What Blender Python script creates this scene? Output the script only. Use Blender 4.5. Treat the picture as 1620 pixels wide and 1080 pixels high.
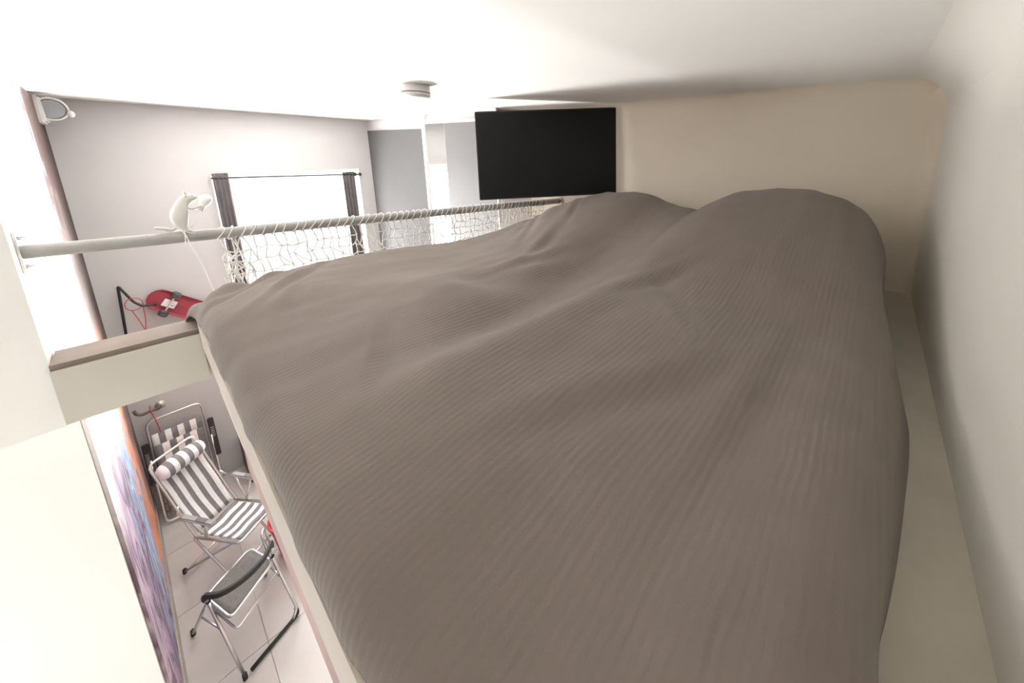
import bpy, bmesh, math, random
import numpy as np
from mathutils import Vector, Matrix, noise

for o in list(bpy.data.objects):
    bpy.data.objects.remove(o, do_unlink=True)
sc = bpy.context.scene
COL = sc.collection
ZO = 2.9            # everything below is laid out with the lens at z = 0; at the end it is lifted so the floor is z = 0
FL = -2.9           # lower floor

# ------------------------------------------------------------------ camera
cd = bpy.data.cameras.new('camera')
cam = bpy.data.objects.new('camera', cd); COL.objects.link(cam)
sc.camera = cam
F_PX, XP, YP = 577.081, 820.217, 368.377
yaw, pitch, roll = 0.770, -0.205, -0.041
cd.sensor_fit = 'HORIZONTAL'; cd.sensor_width = 36.0
cd.lens = F_PX / 1620 * 36
cd.shift_x = (810 - XP) / 1620
cd.shift_y = (YP - 540) / 1620
cd.clip_start = 0.01
fwd = Vector((-math.sin(yaw) * math.cos(pitch), math.cos(yaw) * math.cos(pitch), math.sin(pitch)))
right = Vector((math.cos(yaw), math.sin(yaw), 0)); up = right.cross(fwd)
r2 = right * math.cos(roll) + up * math.sin(roll); u2 = -right * math.sin(roll) + up * math.cos(roll)
M = Matrix((r2, u2, -fwd)).transposed().to_4x4()
cam.matrix_world = M

# ------------------------------------------------------------------ world, lights, exposure
w = bpy.data.worlds.new('sky'); sc.world = w; w.use_nodes = True
bg = w.node_tree.nodes['Background']; bg.inputs[0].default_value = (0.90, 0.95, 1.0, 1); bg.inputs[1].default_value = 2.0
sc.view_settings.view_transform = 'Standard'; sc.view_settings.look = 'None'
sc.view_settings.gamma = 1; sc.view_settings.use_curve_mapping = False
sc.view_settings.exposure = 0.12
try:
    sc.cycles.use_denoising = True
    sc.cycles.max_bounces = 10; sc.cycles.diffuse_bounces = 7
    sc.cycles.sample_clamp_indirect = 8
except Exception:
    pass

def area(name, loc, direction, sx, sy, power, color=(1, 1, 1)):
    l = bpy.data.lights.new(name, 'AREA'); l.shape = 'RECTANGLE'; l.size = sx; l.size_y = sy
    l.energy = power; l.color = color
    o = bpy.data.objects.new(name, l); COL.objects.link(o)
    o.location = loc
    o.rotation_euler = Vector(direction).to_track_quat('-Z', 'Y').to_euler()
    return o
# daylight arriving through the window in view
area('daylight_window', (-4.62, 1.13, -0.85), (1, 0, 0.0), 1.9, 1.7, 130, (1.0, 0.99, 0.975))
# added fill lamp outside the window, aimed up to brighten the ceiling
area('fill_up_to_ceiling', (-5.15, 1.85, -1.95), (0.60, -0.12, 0.78), 2.0, 1.3, 1350, (1.0, 0.985, 0.965))
area('fill_stair_side', (-1.05, -1.85, -1.78), (0, 1, 0), 1.6, 1.9, 26, (0.97, 0.985, 1.0))  # added fill lamp out of view, brightens the white wall by the stair

# ------------------------------------------------------------------ helpers
random.seed(4)

def nodes_of(name):
    m = bpy.data.materials.new(name); m.use_nodes = True
    nt = m.node_tree; b = nt.nodes['Principled BSDF']
    return m, nt, b

def mat(name, col, rough=0.6, metal=0.0, var=0.06, vscale=6.0, bump=0.0, bscale=80.0, spec=0.5, coat=0.0):
    m, nt, b = nodes_of(name)
    b.inputs['Roughness'].default_value = rough
    b.inputs['Metallic'].default_value = metal
    b.inputs['Specular IOR Level'].default_value = spec
    b.inputs['Coat Weight'].default_value = coat
    tc = nt.nodes.new('ShaderNodeTexCoord')
    n = nt.nodes.new('ShaderNodeTexNoise'); n.inputs['Scale'].default_value = vscale; n.inputs['Detail'].default_value = 4
    nt.links.new(tc.outputs['Object'], n.inputs['Vector'])
    r = nt.nodes.new('ShaderNodeValToRGB')
    r.color_ramp.elements[0].position = 0.3; r.color_ramp.elements[1].position = 0.7
    r.color_ramp.elements[0].color = tuple(max(0, c * (1 - var)) for c in col) + (1,)
    r.color_ramp.elements[1].color = tuple(min(1, c * (1 + var)) for c in col) + (1,)
    nt.links.new(n.outputs['Fac'], r.inputs['Fac'])
    nt.links.new(r.outputs['Color'], b.inputs['Base Color'])
    if bump:
        n2 = nt.nodes.new('ShaderNodeTexNoise'); n2.inputs['Scale'].default_value = bscale; n2.inputs['Detail'].default_value = 3
        nt.links.new(tc.outputs['Object'], n2.inputs['Vector'])
        bp = nt.nodes.new('ShaderNodeBump'); bp.inputs['Strength'].default_value = 0.5; bp.inputs['Distance'].default_value = bump
        nt.links.new(n2.outputs['Fac'], bp.inputs['Height']); nt.links.new(bp.outputs['Normal'], b.inputs['Normal'])
    return m

def root_base(o):
    v = Vector((0, 0, 0))
    while o is not None:
        v += o.location; o = o.parent
    return v

def obj(name, bm, m, parent=None, smooth=False, base=None, auto=None):
    me = bpy.data.meshes.new(name)
    off = root_base(parent) if parent else Vector(base or (0, 0, 0))
    bmesh.ops.recalc_face_normals(bm, faces=bm.faces)
    for v in bm.verts: v.co -= off
    bm.to_mesh(me); bm.free()
    o = bpy.data.objects.new(name, me); COL.objects.link(o)
    o.data.materials.append(m)
    if parent: o.parent = parent
    else: o.location = off
    if smooth:
        for p in me.polygons: p.use_smooth = True
        if auto:
            try: me.set_sharp_from_angle(angle=math.radians(auto))
            except Exception: pass
    return o

def thing(name, label, cat, base, group=None):
    o = bpy.data.objects.new(name, None); COL.objects.link(o)
    o.location = base; o.empty_display_size = 0.05
    return tag(o, label, cat, group)

def tag(o, label, cat, group=None):
    o['label'] = label; o['category'] = cat
    if group: o['group'] = group
    return o

def struct(name, bm, m, parent=None, smooth=False):
    o = obj(name, bm, m, parent, smooth)
    o['kind'] = 'structure'
    return o

def new(): return bmesh.new()

def hexa(bm, p):
    """p: 8 points, bottom 4 then top 4 (same order)"""
    v = [bm.verts.new(q) for q in p]
    for f in ((0, 1, 2, 3), (4, 5, 6, 7), (0, 1, 5, 4), (1, 2, 6, 5), (2, 3, 7, 6), (3, 0, 4, 7)):
        bm.faces.new([v[i] for i in f])
    return v

def box(bm, lo, hi, bev=0.0):
    x0, y0, z0 = lo; x1, y1, z1 = hi
    v = hexa(bm, [(x0, y0, z0), (x1, y0, z0), (x1, y1, z0), (x0, y1, z0), (x0, y0, z1), (x1, y0, z1), (x1, y1, z1), (x0, y1, z1)])
    if bev:
        es = list({e for q in v for e in q.link_edges})
        bmesh.ops.bevel(bm, geom=es, offset=bev, segments=2, affect='EDGES')
    return bm

def obox(bm, c, ax, ay, az, bev=0.0):
    """box round c with half-extent vectors ax, ay, az"""
    c = Vector(c); ax = Vector(ax); ay = Vector(ay); az = Vector(az)
    v = hexa(bm, [c - ax - ay - az, c + ax - ay - az, c + ax + ay - az, c - ax + ay - az,
                  c - ax - ay + az, c + ax - ay + az, c + ax + ay + az, c - ax + ay + az])
    if bev:
        es = list({e for q in v for e in q.link_edges})
        bmesh.ops.bevel(bm, geom=es, offset=bev, segments=2, affect='EDGES')
    return bm

def tube(bm, pts, r, n=8, closed=False, caps=True):
    pts = [Vector(p) for p in pts]
    k = len(pts)
    rs = r if isinstance(r, (list, tuple)) else [r] * k
    rings = []
    prev = None
    for i, p in enumerate(pts):
        if closed: t = pts[(i + 1) % k] - pts[i - 1]
        elif i == 0: t = pts[1] - p
        elif i == k - 1: t = p - pts[i - 1]
        else: t = (pts[i + 1] - p).normalized() + (p - pts[i - 1]).normalized()
        t.normalize()
        if prev is None:
            a = Vector((0, 0, 1)) if abs(t.z) < 0.9 else Vector((1, 0, 0))
            nrm = t.cross(a).normalized()
        else:
            nrm = (prev - t * prev.dot(t)).normalized()
        prev = nrm
        b = t.cross(nrm)
        rings.append([bm.verts.new(p + (nrm * math.cos(2 * math.pi * j / n) + b * math.sin(2 * math.pi * j / n)) * rs[i]) for j in range(n)])
    m = k if closed else k - 1
    for i in range(m):
        A = rings[i]; B = rings[(i + 1) % k]
        for j in range(n):
            bm.faces.new((A[j], A[(j + 1) % n], B[(j + 1) % n], B[j]))
    if not closed and caps:
        bm.faces.new(rings[0]); bm.faces.new(list(reversed(rings[-1])))
    return bm

def arcs(pts, rad=0.03, n=5):
    """round the corners of a polyline"""
    pts = [Vector(p) for p in pts]; out = [pts[0]]
    for i in range(1, len(pts) - 1):
        a = (pts[i - 1] - pts[i]); b = (pts[i + 1] - pts[i])
        ra = min(rad, a.length * 0.45, b.length * 0.45)
        p0 = pts[i] + a.normalized() * ra; p2 = pts[i] + b.normalized() * ra
        for k in range(n + 1):
            t = k / n
            out.append(p0 * (1 - t) ** 2 + pts[i] * 2 * t * (1 - t) + p2 * t * t)
    out.append(pts[-1]); return out

def spline(pts, n=6):
    P = [Vector(p) for p in pts]; P = [P[0] * 2 - P[1]] + P + [P[-1] * 2 - P[-2]]
    out = []
    for i in range(1, len(P) - 2):
        for k in range(n):
            t = k / n
            out.append(0.5 * ((2 * P[i]) + (P[i + 1] - P[i - 1]) * t + (2 * P[i - 1] - 5 * P[i] + 4 * P[i + 1] - P[i + 2]) * t * t + (3 * P[i] - P[i - 1] - 3 * P[i + 1] + P[i + 2]) * t ** 3))
    out.append(P[-2]); return out

def lathe(bm, prof, c, axis=(0, 0, 1), n=24):
    """prof: list of (radius, height along axis)"""
    q = Vector((0, 0, 1)).rotation_difference(Vector(axis).normalized()); c = Vector(c)
    rings = []
    for r, h in prof:
        if r < 1e-6: rings.append([bm.verts.new(c + q @ Vector((0, 0, h)))])
        else: rings.append([bm.verts.new(c + q @ Vector((r * math.cos(2 * math.pi * j / n), r * math.sin(2 * math.pi * j / n), h))) for j in range(n)])
    for A, B in zip(rings, rings[1:]):
        if len(A) == 1 and len(B) == 1: continue
        for j in range(n):
            k = (j + 1) % n
            if len(A) == 1: bm.faces.new((A[0], B[k], B[j]))
            elif len(B) == 1: bm.faces.new((A[j], A[k], B[0]))
            else: bm.faces.new((A[j], A[k], B[k], B[j]))
    if len(rings[0]) > 1: bm.faces.new(rings[0])
    if len(rings[-1]) > 1: bm.faces.new(list(reversed(rings[-1])))
    return bm

def ball(bm, c, r, sx=1, sy=1, sz=1, u=16, v=10):
    mtx = Matrix.Translation(c) @ Matrix.Diagonal((sx, sy, sz, 1))
    bmesh.ops.create_uvsphere(bm, u_segments=u, v_segments=v, radius=r, matrix=mtx)
    return bm

def ceil_z(x, y): return 0.317 - 0.05 * x - 0.028 * y

# ------------------------------------------------------------------ materials
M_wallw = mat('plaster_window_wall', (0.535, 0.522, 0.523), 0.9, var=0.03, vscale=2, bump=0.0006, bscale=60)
M_back = mat('plaster_back_tinted', (0.88, 0.80, 0.68), 0.9, var=0.03, vscale=2, bump=0.0006, bscale=60)  # warmer than the right wall: lighting difference put into the colour
M_right = mat('plaster_right', (0.84, 0.825, 0.76), 0.9, var=0.03, vscale=2, bump=0.0006, bscale=60)
M_white = mat('plaster_white', (0.86, 0.85, 0.82), 0.9, var=0.02, vscale=2, bump=0.0006, bscale=60)
M_rear = mat('rear_wall_darkened', (0.16, 0.12, 0.10), 0.8)  # unseen wall, made dark to cut bounce light on the bed
M_ceil = mat('ceiling_white', (0.84, 0.83, 0.80), 0.92, var=0.02, vscale=1.5, bump=0.0005, bscale=50)
M_tile = mat('floor_tile_glaze', (0.56, 0.52, 0.50), 0.28, var=0.08, vscale=3)
M_grout = mat('grout', (0.44, 0.40, 0.38), 0.9)
M_paintw = mat('white_paint', (0.82, 0.81, 0.79), 0.45, var=0.02)
M_beam = mat('cream_beam_paint', (0.54, 0.51, 0.45), 0.55, var=0.05, vscale=3)
M_beamtop = mat('taupe_timber', (0.22, 0.175, 0.15), 0.6, var=0.15, vscale=9)
M_fascia = mat('pale_board', (0.52, 0.455, 0.395), 0.5, var=0.08, vscale=5)
M_fascia2 = mat('rose_brown_board', (0.42, 0.27, 0.25), 0.5, var=0.30, vscale=6)
M_deckw = mat('platform_board', (0.62, 0.575, 0.49), 0.7, var=0.10, vscale=5)
M_pipe = mat('galvanised_pipe', (0.36, 0.35, 0.335), 0.5, metal=0.25, var=0.12, vscale=14)
M_steel = mat('steel', (0.72, 0.71, 0.70), 0.3, metal=0.9, var=0.06, vscale=12)
M_cord = mat('white_cord', (0.86, 0.85, 0.82), 0.8, var=0.04, vscale=30)
M_resin = mat('white_resin', (0.62, 0.605, 0.57), 0.45, var=0.03, vscale=20)
M_bulb = mat('frosted_bulb', (0.93, 0.93, 0.92), 0.12, var=0.02, spec=0.8, coat=0.6)
M_plastic = mat('white_plastic', (0.58, 0.56, 0.55), 0.4, var=0.03)
M_lens = mat('grey_lens', (0.27, 0.28, 0.29), 0.3, var=0.03)
M_tvb = mat('black_plastic', (0.012, 0.012, 0.012), 0.4, var=0.1)
M_tv = mat('tv_screen', (0.008, 0.0085, 0.008), 0.4, var=0.15, vscale=3, spec=0.2)
M_grey = mat('grey_lacquer', (0.125, 0.123, 0.122), 0.8, var=0.02, spec=0.1)
M_greyg = mat('grey_mirror_stand_in', (0.15, 0.148, 0.147), 0.5, var=0.03)
M_mirror = mat('mirror_glass', (0.74, 0.75, 0.75), 0.06, metal=1.0, var=0.01)
M_curtain = mat('charcoal_curtain', (0.125, 0.112, 0.116), 0.9, var=0.15, vscale=10, bump=0.001, bscale=150)
M_rod = mat('dark_rod', (0.05, 0.045, 0.045), 0.4, metal=0.6)
M_black = mat('black_rubber', (0.025, 0.023, 0.023), 0.6)
M_dkgrey = mat('dark_grey_plastic', (0.20, 0.19, 0.19), 0.5)
M_midgrey = mat('grey_armrest', (0.33, 0.30, 0.30), 0.5)
M_wheel = mat('wheel_urethane', (0.075, 0.065, 0.065), 0.5)
M_mesh = mat('grey_mesh_fabric', (0.15, 0.138, 0.127), 0.85, var=0.2, vscale=120)
M_red = mat('red_deck', (0.30, 0.032, 0.055), 0.45, var=0.12, vscale=12)
M_redcord = mat('red_cord', (0.50, 0.07, 0.09), 0.7)
M_bucket = mat('red_plastic', (0.62, 0.06, 0.05), 0.4)
M_bronze = mat('bronze_hook', (0.16, 0.12, 0.10), 0.4, metal=0.7)
M_dkwood = mat('dark_brown_wood', (0.09, 0.055, 0.045), 0.5, var=0.2)
M_base = mat('grey_skirting', (0.40, 0.36, 0.33), 0.6, var=0.1)

# glass
M_glass, nt, b = nodes_of('window_glass')
b.inputs['Base Color'].default_value = (0.97, 0.98, 1, 1); b.inputs['Roughness'].default_value = 0.0
out = nt.nodes['Material Output']; tr = nt.nodes.new('ShaderNodeBsdfTransparent'); mx = nt.nodes.new('ShaderNodeMixShader')
mx.inputs[0].default_value = 0.06
nt.links.new(tr.outputs[0], mx.inputs[1]); nt.links.new(b.outputs[0], mx.inputs[2]); nt.links.new(mx.outputs[0], out.inputs['Surface'])

# bedspread: taupe cloth with fine ribs running along the bed
M_duvet, nt, b = nodes_of('taupe_ribbed_cloth')
b.inputs['Roughness'].default_value = 0.95; b.inputs['Specular IOR Level'].default_value = 0.15
b.inputs['Sheen Weight'].default_value = 0.15; b.inputs['Sheen Roughness'].default_value = 0.5
tc = nt.nodes.new('ShaderNodeTexCoord')
n1 = nt.nodes.new('ShaderNodeTexNoise'); n1.inputs['Scale'].default_value = 3.5; n1.inputs['Detail'].default_value = 5
nt.links.new(tc.outputs['Object'], n1.inputs['Vector'])
rp = nt.nodes.new('ShaderNodeValToRGB'); rp.color_ramp.elements[0].position = 0.3; rp.color_ramp.elements[1].position = 0.7
rp.color_ramp.elements[0].color = (0.190, 0.158, 0.137, 1); rp.color_ramp.elements[1].color = (0.222, 0.186, 0.164, 1)
nt.links.new(n1.outputs['Fac'], rp.inputs['Fac']); nt.links.new(rp.outputs['Color'], b.inputs['Base Color'])
wv = nt.nodes.new('ShaderNodeTexWave'); wv.bands_direction = 'X'; wv.inputs['Scale'].default_value = 26; wv.inputs['Distortion'].default_value = 2.0
wv.inputs['Detail'].default_value = 1.5; wv.inputs['Detail Scale'].default_value = 0.35
nt.links.new(tc.outputs['Object'], wv.inputs['Vector'])
nf = nt.nodes.new('ShaderNodeTexNoise'); nf.inputs['Scale'].default_value = 420; nf.inputs['Detail'].default_value = 2
nt.links.new(tc.outputs['Object'], nf.inputs['Vector'])
bp1 = nt.nodes.new('ShaderNodeBump'); bp1.inputs['Strength'].default_value = 0.36; bp1.inputs['Distance'].default_value = 0.0016
bp2 = nt.nodes.new('ShaderNodeBump'); bp2.inputs['Strength'].default_value = 0.35; bp2.inputs['Distance'].default_value = 0.001
nt.links.new(wv.outputs['Fac'], bp1.inputs['Height']); nt.links.new(nf.outputs['Fac'], bp2.inputs['Height'])
nt.links.new(bp1.outputs['Normal'], bp2.inputs['Normal']); nt.links.new(bp2.outputs['Normal'], b.inputs['Normal'])

# striped chair cloth: stripes from a per-face material pair
M_strw = mat('white_stripe_cloth', (0.80, 0.78, 0.78), 0.85, var=0.04, vscale=40)
M_strg = mat('grey_stripe_cloth', (0.205, 0.188, 0.194), 0.85, var=0.1, vscale=40)

# graffiti mural: bands along the wall (object x), broken up by stretched noise
M_mural, nt, b = nodes_of('mural_paint')
b.inputs['Roughness'].default_value = 0.6
N = nt.nodes.new; L = nt.links.new
tc = N('ShaderNodeTexCoord'); sx = N('ShaderNodeSeparateXYZ'); L(tc.outputs['Object'], sx.inputs[0])
mp = N('ShaderNodeMapping'); mp.inputs['Scale'].default_value = (2.2, 1.0, 0.9); L(tc.outputs['Object'], mp.inputs['Vector'])
na = N('ShaderNodeTexNoise'); na.inputs['Scale'].default_value = 2.6; na.inputs['Detail'].default_value = 6; na.inputs['Distortion'].default_value = 1.6; L(mp.outputs[0], na.inputs['Vector'])
def mth(op, a, bb):
    n = N('ShaderNodeMath'); n.operation = op
    for i, q in enumerate((a, bb)):
        if isinstance(q, (int, float)): n.inputs[i].default_value = q
        else: L(q, n.inputs[i])
    return n.outputs[0]
xx = mth('ADD', mth('MULTIPLY', sx.outputs[0], 1 / 2.25), mth('MULTIPLY', mth('SUBTRACT', na.outputs['Fac'], 0.5), 0.85))
def ramp(fac, stops):
    r = N('ShaderNodeValToRGB'); e = r.color_ramp.elements
    e[0].position, e[0].color = stops[0][0], stops[0][1] + (1,)
    e[1].position, e[1].color = stops[-1][0], stops[-1][1] + (1,)
    for p, c in stops[1:-1]:
        q = e.new(p); q.color = c + (1,)
    L(fac, r.inputs['Fac']); return r.outputs['Color']
low = ramp(xx, [(0.0, (0.14, 0.09, 0.08)), (0.20, (0.38, 0.22, 0.20)), (0.30, (0.86, 0.26, 0.08)), (0.40, (0.80, 0.36, 0.20)), (0.45, (0.46, 0.42, 0.48)), (0.50, (0.12, 0.17, 0.42)),
                (0.54, (0.48, 0.50, 0.58)), (0.60, (0.10, 0.26, 0.42)), (0.68, (0.34, 0.27, 0.38)), (0.76, (0.07, 0.05, 0.08)), (0.84, (0.30, 0.20, 0.32)), (0.92, (0.45, 0.36, 0.42)), (1.0, (0.14, 0.08, 0.12))])
upp = ramp(xx, [(0.0, (0.045, 0.022, 0.017)), (0.36, (0.050, 0.024, 0.019)), (0.40, (0.14, 0.095, 0.08)), (0.44, (0.06, 0.032, 0.028)), (0.50, (0.20, 0.15, 0.16)), (0.55, (0.84, 0.80, 0.84)), (0.60, (0.36, 0.29, 0.38)), (0.66, (0.70, 0.66, 0.70)), (0.74, (0.52, 0.33, 0.34)), (0.86, (0.88, 0.85, 0.86)), (1.0, (0.86, 0.84, 0.84))])
zf = mth('ADD', mth('MULTIPLY', sx.outputs[2], 1.0), mth('MULTIPLY', na.outputs['Fac'], 0.5))
mr = N('ShaderNodeMapRange'); L(zf, mr.inputs['Value']); mr.inputs['From Min'].default_value = 1.45; mr.inputs['From Max'].default_value = 2.05
mix = N('ShaderNodeMix'); mix.data_type = 'RGBA'; L(mr.outputs[0], mix.inputs['Factor']); L(low, mix.inputs[6]); L(upp, mix.inputs[7])
L(mix.outputs[2], b.inputs['Base Color'])

# ------------------------------------------------------------------ structure
XW, XR, YB, YREAR, XN = -4.2, 0.185, 2.3, -1.6, -1.95
T = 0.12
def wall_prism(bm, a, b_, t, z0, z1=None):
    """upright slab from plan point a to b_, thickness vector t, top following the ceiling"""
    a = Vector((a[0], a[1], 0)); b_ = Vector((b_[0], b_[1], 0)); t = Vector((t[0], t[1], 0))
    P = [a, b_, b_ + t, a + t]
    hexa(bm, [(p.x, p.y, z0) for p in P] + [(p.x, p.y, (ceil_z(p.x, p.y) + 0.01) if z1 is None else z1) for p in P])

# floor with tiles
bm = new(); box(bm, (XW - .1, -1.75, FL - 0.12), (XR + .1, YB + .1, FL - 0.006))
floor = struct('floor', bm, M_grout)
tm = None
gx, gy, g = 0.60, 0.60, 0.004
ix = 0
y = -1.72
while y < YB - 0.02:
    x = XW + 0.002
    while x < XR - 0.02:
        x1 = min(x + gx - g, XR); y1 = min(y + gy - g, YB)
        full = (x1 - x > gx - 2 * g) and (y1 - y > gy - 2 * g)
        if full and tm:
            o = bpy.data.objects.new('tile', tm); COL.objects.link(o); o.parent = floor; o.location = (x, y, FL - 0.006)
        else:
            bm = new(); box(bm, (0, 0, 0), (x1 - x, y1 - y, 0.006))
            o = obj('tile', bm, M_tile); o.parent = floor; o.location = (x, y, FL - 0.006)
            if full: tm = o.data
        x += gx
    y += gy

# ceiling (gently sloping)
bm = new()
c = [(XW - T, YREAR - T), (XR + T, YREAR - T), (XR + T, YB + T), (XW - T, YB + T)]
hexa(bm, [(x, y, ceil_z(x, y)) for x, y in c] + [(x, y, ceil_z(x, y) + .1) for x, y in c])
struct('ceiling', bm, M_ceil)

# window wall with an opening
WY0, WY1, WZ0, WZ1 = 0.475, 1.775, -1.75, -0.055
bm = new()
wall_prism(bm, (XW, -0.6), (XW, WY0), (-T - .1, 0), FL)
wall_prism(bm, (XW, WY1), (XW, YB + T), (-T - .1, 0), FL)
wall_prism(bm, (XW, WY0), (XW, WY1), (-T - .1, 0), FL, WZ0)
wall_prism(bm, (XW, WY0), (XW, WY1), (-T - .1, 0), WZ1)
struct('wall_window_side', bm, M_wallw)
# back wall
bm = new(); wall_prism(bm, (XW, YB), (XR + T, YB), (0, T), FL); struct('wall_back', bm, M_back)
# right wall
bm = new(); wall_prism(bm, (XR, YREAR - T), (XR, YB), (T, 0), FL); struct('wall_right', bm, M_right)
# left wall carrying the mural
LY0, LY1 = -0.372, -0.285
bm = new(); wall_prism(bm, (XW, LY0), (XN - .02, LY1), (0, -T), FL); struct('wall_left', bm, M_white)
# stair side: near wall facing the stair, pier above, bulkhead ledge
bm = new(); wall_prism(bm, (XN, LY1), (XN, YREAR), (-.018, 0), FL); struct('wall_stair', bm, M_white)
XP1 = -1.66
bm = new()
hexa(bm, [(XN - .05, YREAR, -0.735), (XP1, YREAR, -0.735), (XP1, -0.262, -0.735), (XN - .05, -0.275, -0.735)] +
     [(XN - .05, YREAR, ceil_z(XN, YREAR)), (XP1, YREAR, ceil_z(XP1, YREAR)), (XP1, -0.262, ceil_z(XP1, -.26)), (XN - .05, -0.275, ceil_z(XN, -.27))])
struct('wall_pier', bm, M_white)
# rear wall with an opening for the added, unseen window
VX0, VX1, VZ0, VZ1 = -1.80, -0.30, -2.75, -0.80
bm = new()
wall_prism(bm, (XN, YREAR), (VX0, YREAR), (0, -T), FL)
wall_prism(bm, (VX1, YREAR), (XR, YREAR), (0, -T), FL)
wall_prism(bm, (VX0, YREAR), (VX1, YREAR), (0, -T), FL, VZ0)
wall_prism(bm, (VX0, YREAR), (VX1, YREAR), (0, -T), VZ1)
struct('wall_rear', bm, M_rear)
# soft plaster coves where the loft walls meet each other and the ceiling
def cove(name, m, A0, A1, e1a, e1b, e2a, e2b, r):
    bm = new(); rows = []
    for P, d1, d2 in ((Vector(A0), Vector(e1a), Vector(e2a)), (Vector(A1), Vector(e1b), Vector(e2b))):
        row = [bm.verts.new(P)]
        for k in range(9):
            a = math.pi / 2 * k / 8
            row.append(bm.verts.new(P + d1 * r * (1 - math.sin(a)) + d2 * r * (1 - math.cos(a))))
        rows.append(row)
    n = len(rows[0])
    for k in range(n): bm.faces.new((rows[0][k], rows[0][(k + 1) % n], rows[1][(k + 1) % n], rows[1][k]))
    bm.faces.new(rows[0]); bm.faces.new(list(reversed(rows[1])))
    o = obj(name, bm, m, smooth=True, auto=40); o['kind'] = 'structure'
ex, ey, ez = (-1, 0, 0), (0, -1, 0), (0, 0, -1)
def CZ(x, y): return (x, y, ceil_z(x, y) + .001)
sl_x = (-1, 0, .05); sl_y = (0, -1, .028)
cove('trim_3', M_back, CZ(XW, YB), CZ(XR, YB), sl_y, sl_y, ez, ez, 0.07)
cove('trim_4', M_right, CZ(XR, YREAR), CZ(XR, YB), sl_x, sl_x, ez, ez, 0.11)
cove('trim_5', M_back, (XR, YB, -0.667), CZ(XR, YB), ex, ex, ey, ey, 0.05)
# baseboard along the mural wall
bm = new(); wall_prism(bm, (XW, LY0 + .02), (XN + .01, LY1 + .02), (0, -.02), FL, FL + .16); struct('baseboard_left', bm, M_base)

# windows
def window(name, corners, depth_dir, along, z0, z1, muntin):
    """frame in the opening: corners = plan start/end points"""
    a, b_ = Vector((*corners[0], 0)), Vector((*corners[1], 0)); d = Vector((*depth_dir, 0)) * 0.03
    u = (b_ - a).normalized(); fw = 0.05
    bm = new()
    def bar(p, q, za, zb):
        hexa(bm, [(p.x, p.y, za), (q.x, q.y, za), ((q + d * 2).x, (q + d * 2).y, za), ((p + d * 2).x, (p + d * 2).y, za),
                  (p.x, p.y, zb), (q.x, q.y, zb), ((q + d * 2).x, (q + d * 2).y, zb), ((p + d * 2).x, (p + d * 2).y, zb)])
    bar(a, a + u * fw, z0, z1); bar(b_ - u * fw, b_, z0, z1)
    bar(a + u * fw, b_ - u * fw, z0, z0 + fw); bar(a + u * fw, b_ - u * fw, z1 - fw, z1)
    fr = struct(name, bm, M_paintw)
    for zz in muntin:
        bm = new(); bar(a + u * fw, b_ - u * fw, zz - .02, zz + .02); obj('glazing_bar', bm, M_paintw, fr)
    zs = [z0 + fw] + sorted(muntin) + [z1 - fw]
    for za, zb in zip(zs, zs[1:]):
        bm = new()
        p, q = a + u * fw + d * .9, b_ - u * fw + d * .9; e = d * .15
        hexa(bm, [(p.x, p.y, za), (q.x, q.y, za), ((q + e).x, (q + e).y, za), ((p + e).x, (p + e).y, za),
                  (p.x, p.y, zb), (q.x, q.y, zb), ((q + e).x, (q + e).y, zb), ((p + e).x, (p + e).y, zb)])
        obj('pane', bm, M_glass, fr)
    return fr
w1 = window('window_1', ((XW - .12, WY0), (XW - .12, WY1)), (-1, 0), None, WZ0, WZ1, [-0.80])
window('window_added', ((VX0, YREAR - .06), (VX1, YREAR - .06)), (0, -1), None, VZ0, VZ1, [-1.4])  # unseen window, added to go with the stair-side fill
# roller-blind cassette under the window head
bm = new(); box(bm, (XW - .10, WY0 + .05, -0.165), (XW - .03, WY1 - .05, -0.125), 0.006); obj('blind_cassette', bm, M_paintw, w1)

# loft platform
bm = new(); box(bm, (-1.64, 0.085, -0.80), (XR, YB, -0.667)); struct('floor_loft', bm, M_deckw)
# boards along the foot of the platform
bm = new(); box(bm, (-1.635, 0.066, -0.612), (XR, 0.0849, -0.500), 0.003); struct('trim_1', bm, M_fascia)
bm = new(); box(bm, (-0.98, 0.068, -0.690), (XR, 0.0849, -0.616), 0.003); struct('trim_2', bm, M_fascia2)

# ------------------------------------------------------------------ edge beam
t = thing('edge_beam', 'cream painted timber beam spanning the stair gap under the rail', 'beam', (-1.70, 0.0, -0.76))
def bz(y): return -0.03 * (y + 0.27)
def beam_piece(x0, x1, z0, z1, y0=-0.262, y1=2.29):
    bm = new()
    ye = y1
    hexa(bm, [(x0, y0, z0 + bz(y0)), (x1, y0, z0 + bz(y0)), (x1, y1, z0 + bz(ye)), (x0, y1, z0 + bz(ye)),
              (x0, y0, z1 + bz(y0)), (x1, y0, z1 + bz(y0)), (x1, y1, z1 + bz(ye)), (x0, y1, z1 + bz(ye))])
    return bm
obj('face_board', beam_piece(-1.655, -1.635, -0.72, -0.552, y1=0.068), M_beam, t)
obj('core', beam_piece(-1.775, -1.6551, -0.72, -0.562), M_beam, t)
obj('top_board', beam_piece(-1.785, -1.650, -0.5619, -0.535), M_beamtop, t)

# ------------------------------------------------------------------ bedspread
PX = [-1.75, -1.62, -1.40, -1.17, -1.0, -.78, -.62, -.56, -.45, -.30, -.166, -.06, 0.0, .045, .09]
PZ = [-.46, -.400, -.300, -.238, -.228, -.248, -.298, -.262, -.200, -.177, -.183, -.215, -.255, -.30, -.36]
def sstep(a, b, x):
    t = min(1, max(0, (x - a) / (b - a))); return t * t * (3 - 2 * t)
def gs(x, s): return math.exp(-(x / s) ** 2)
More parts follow.
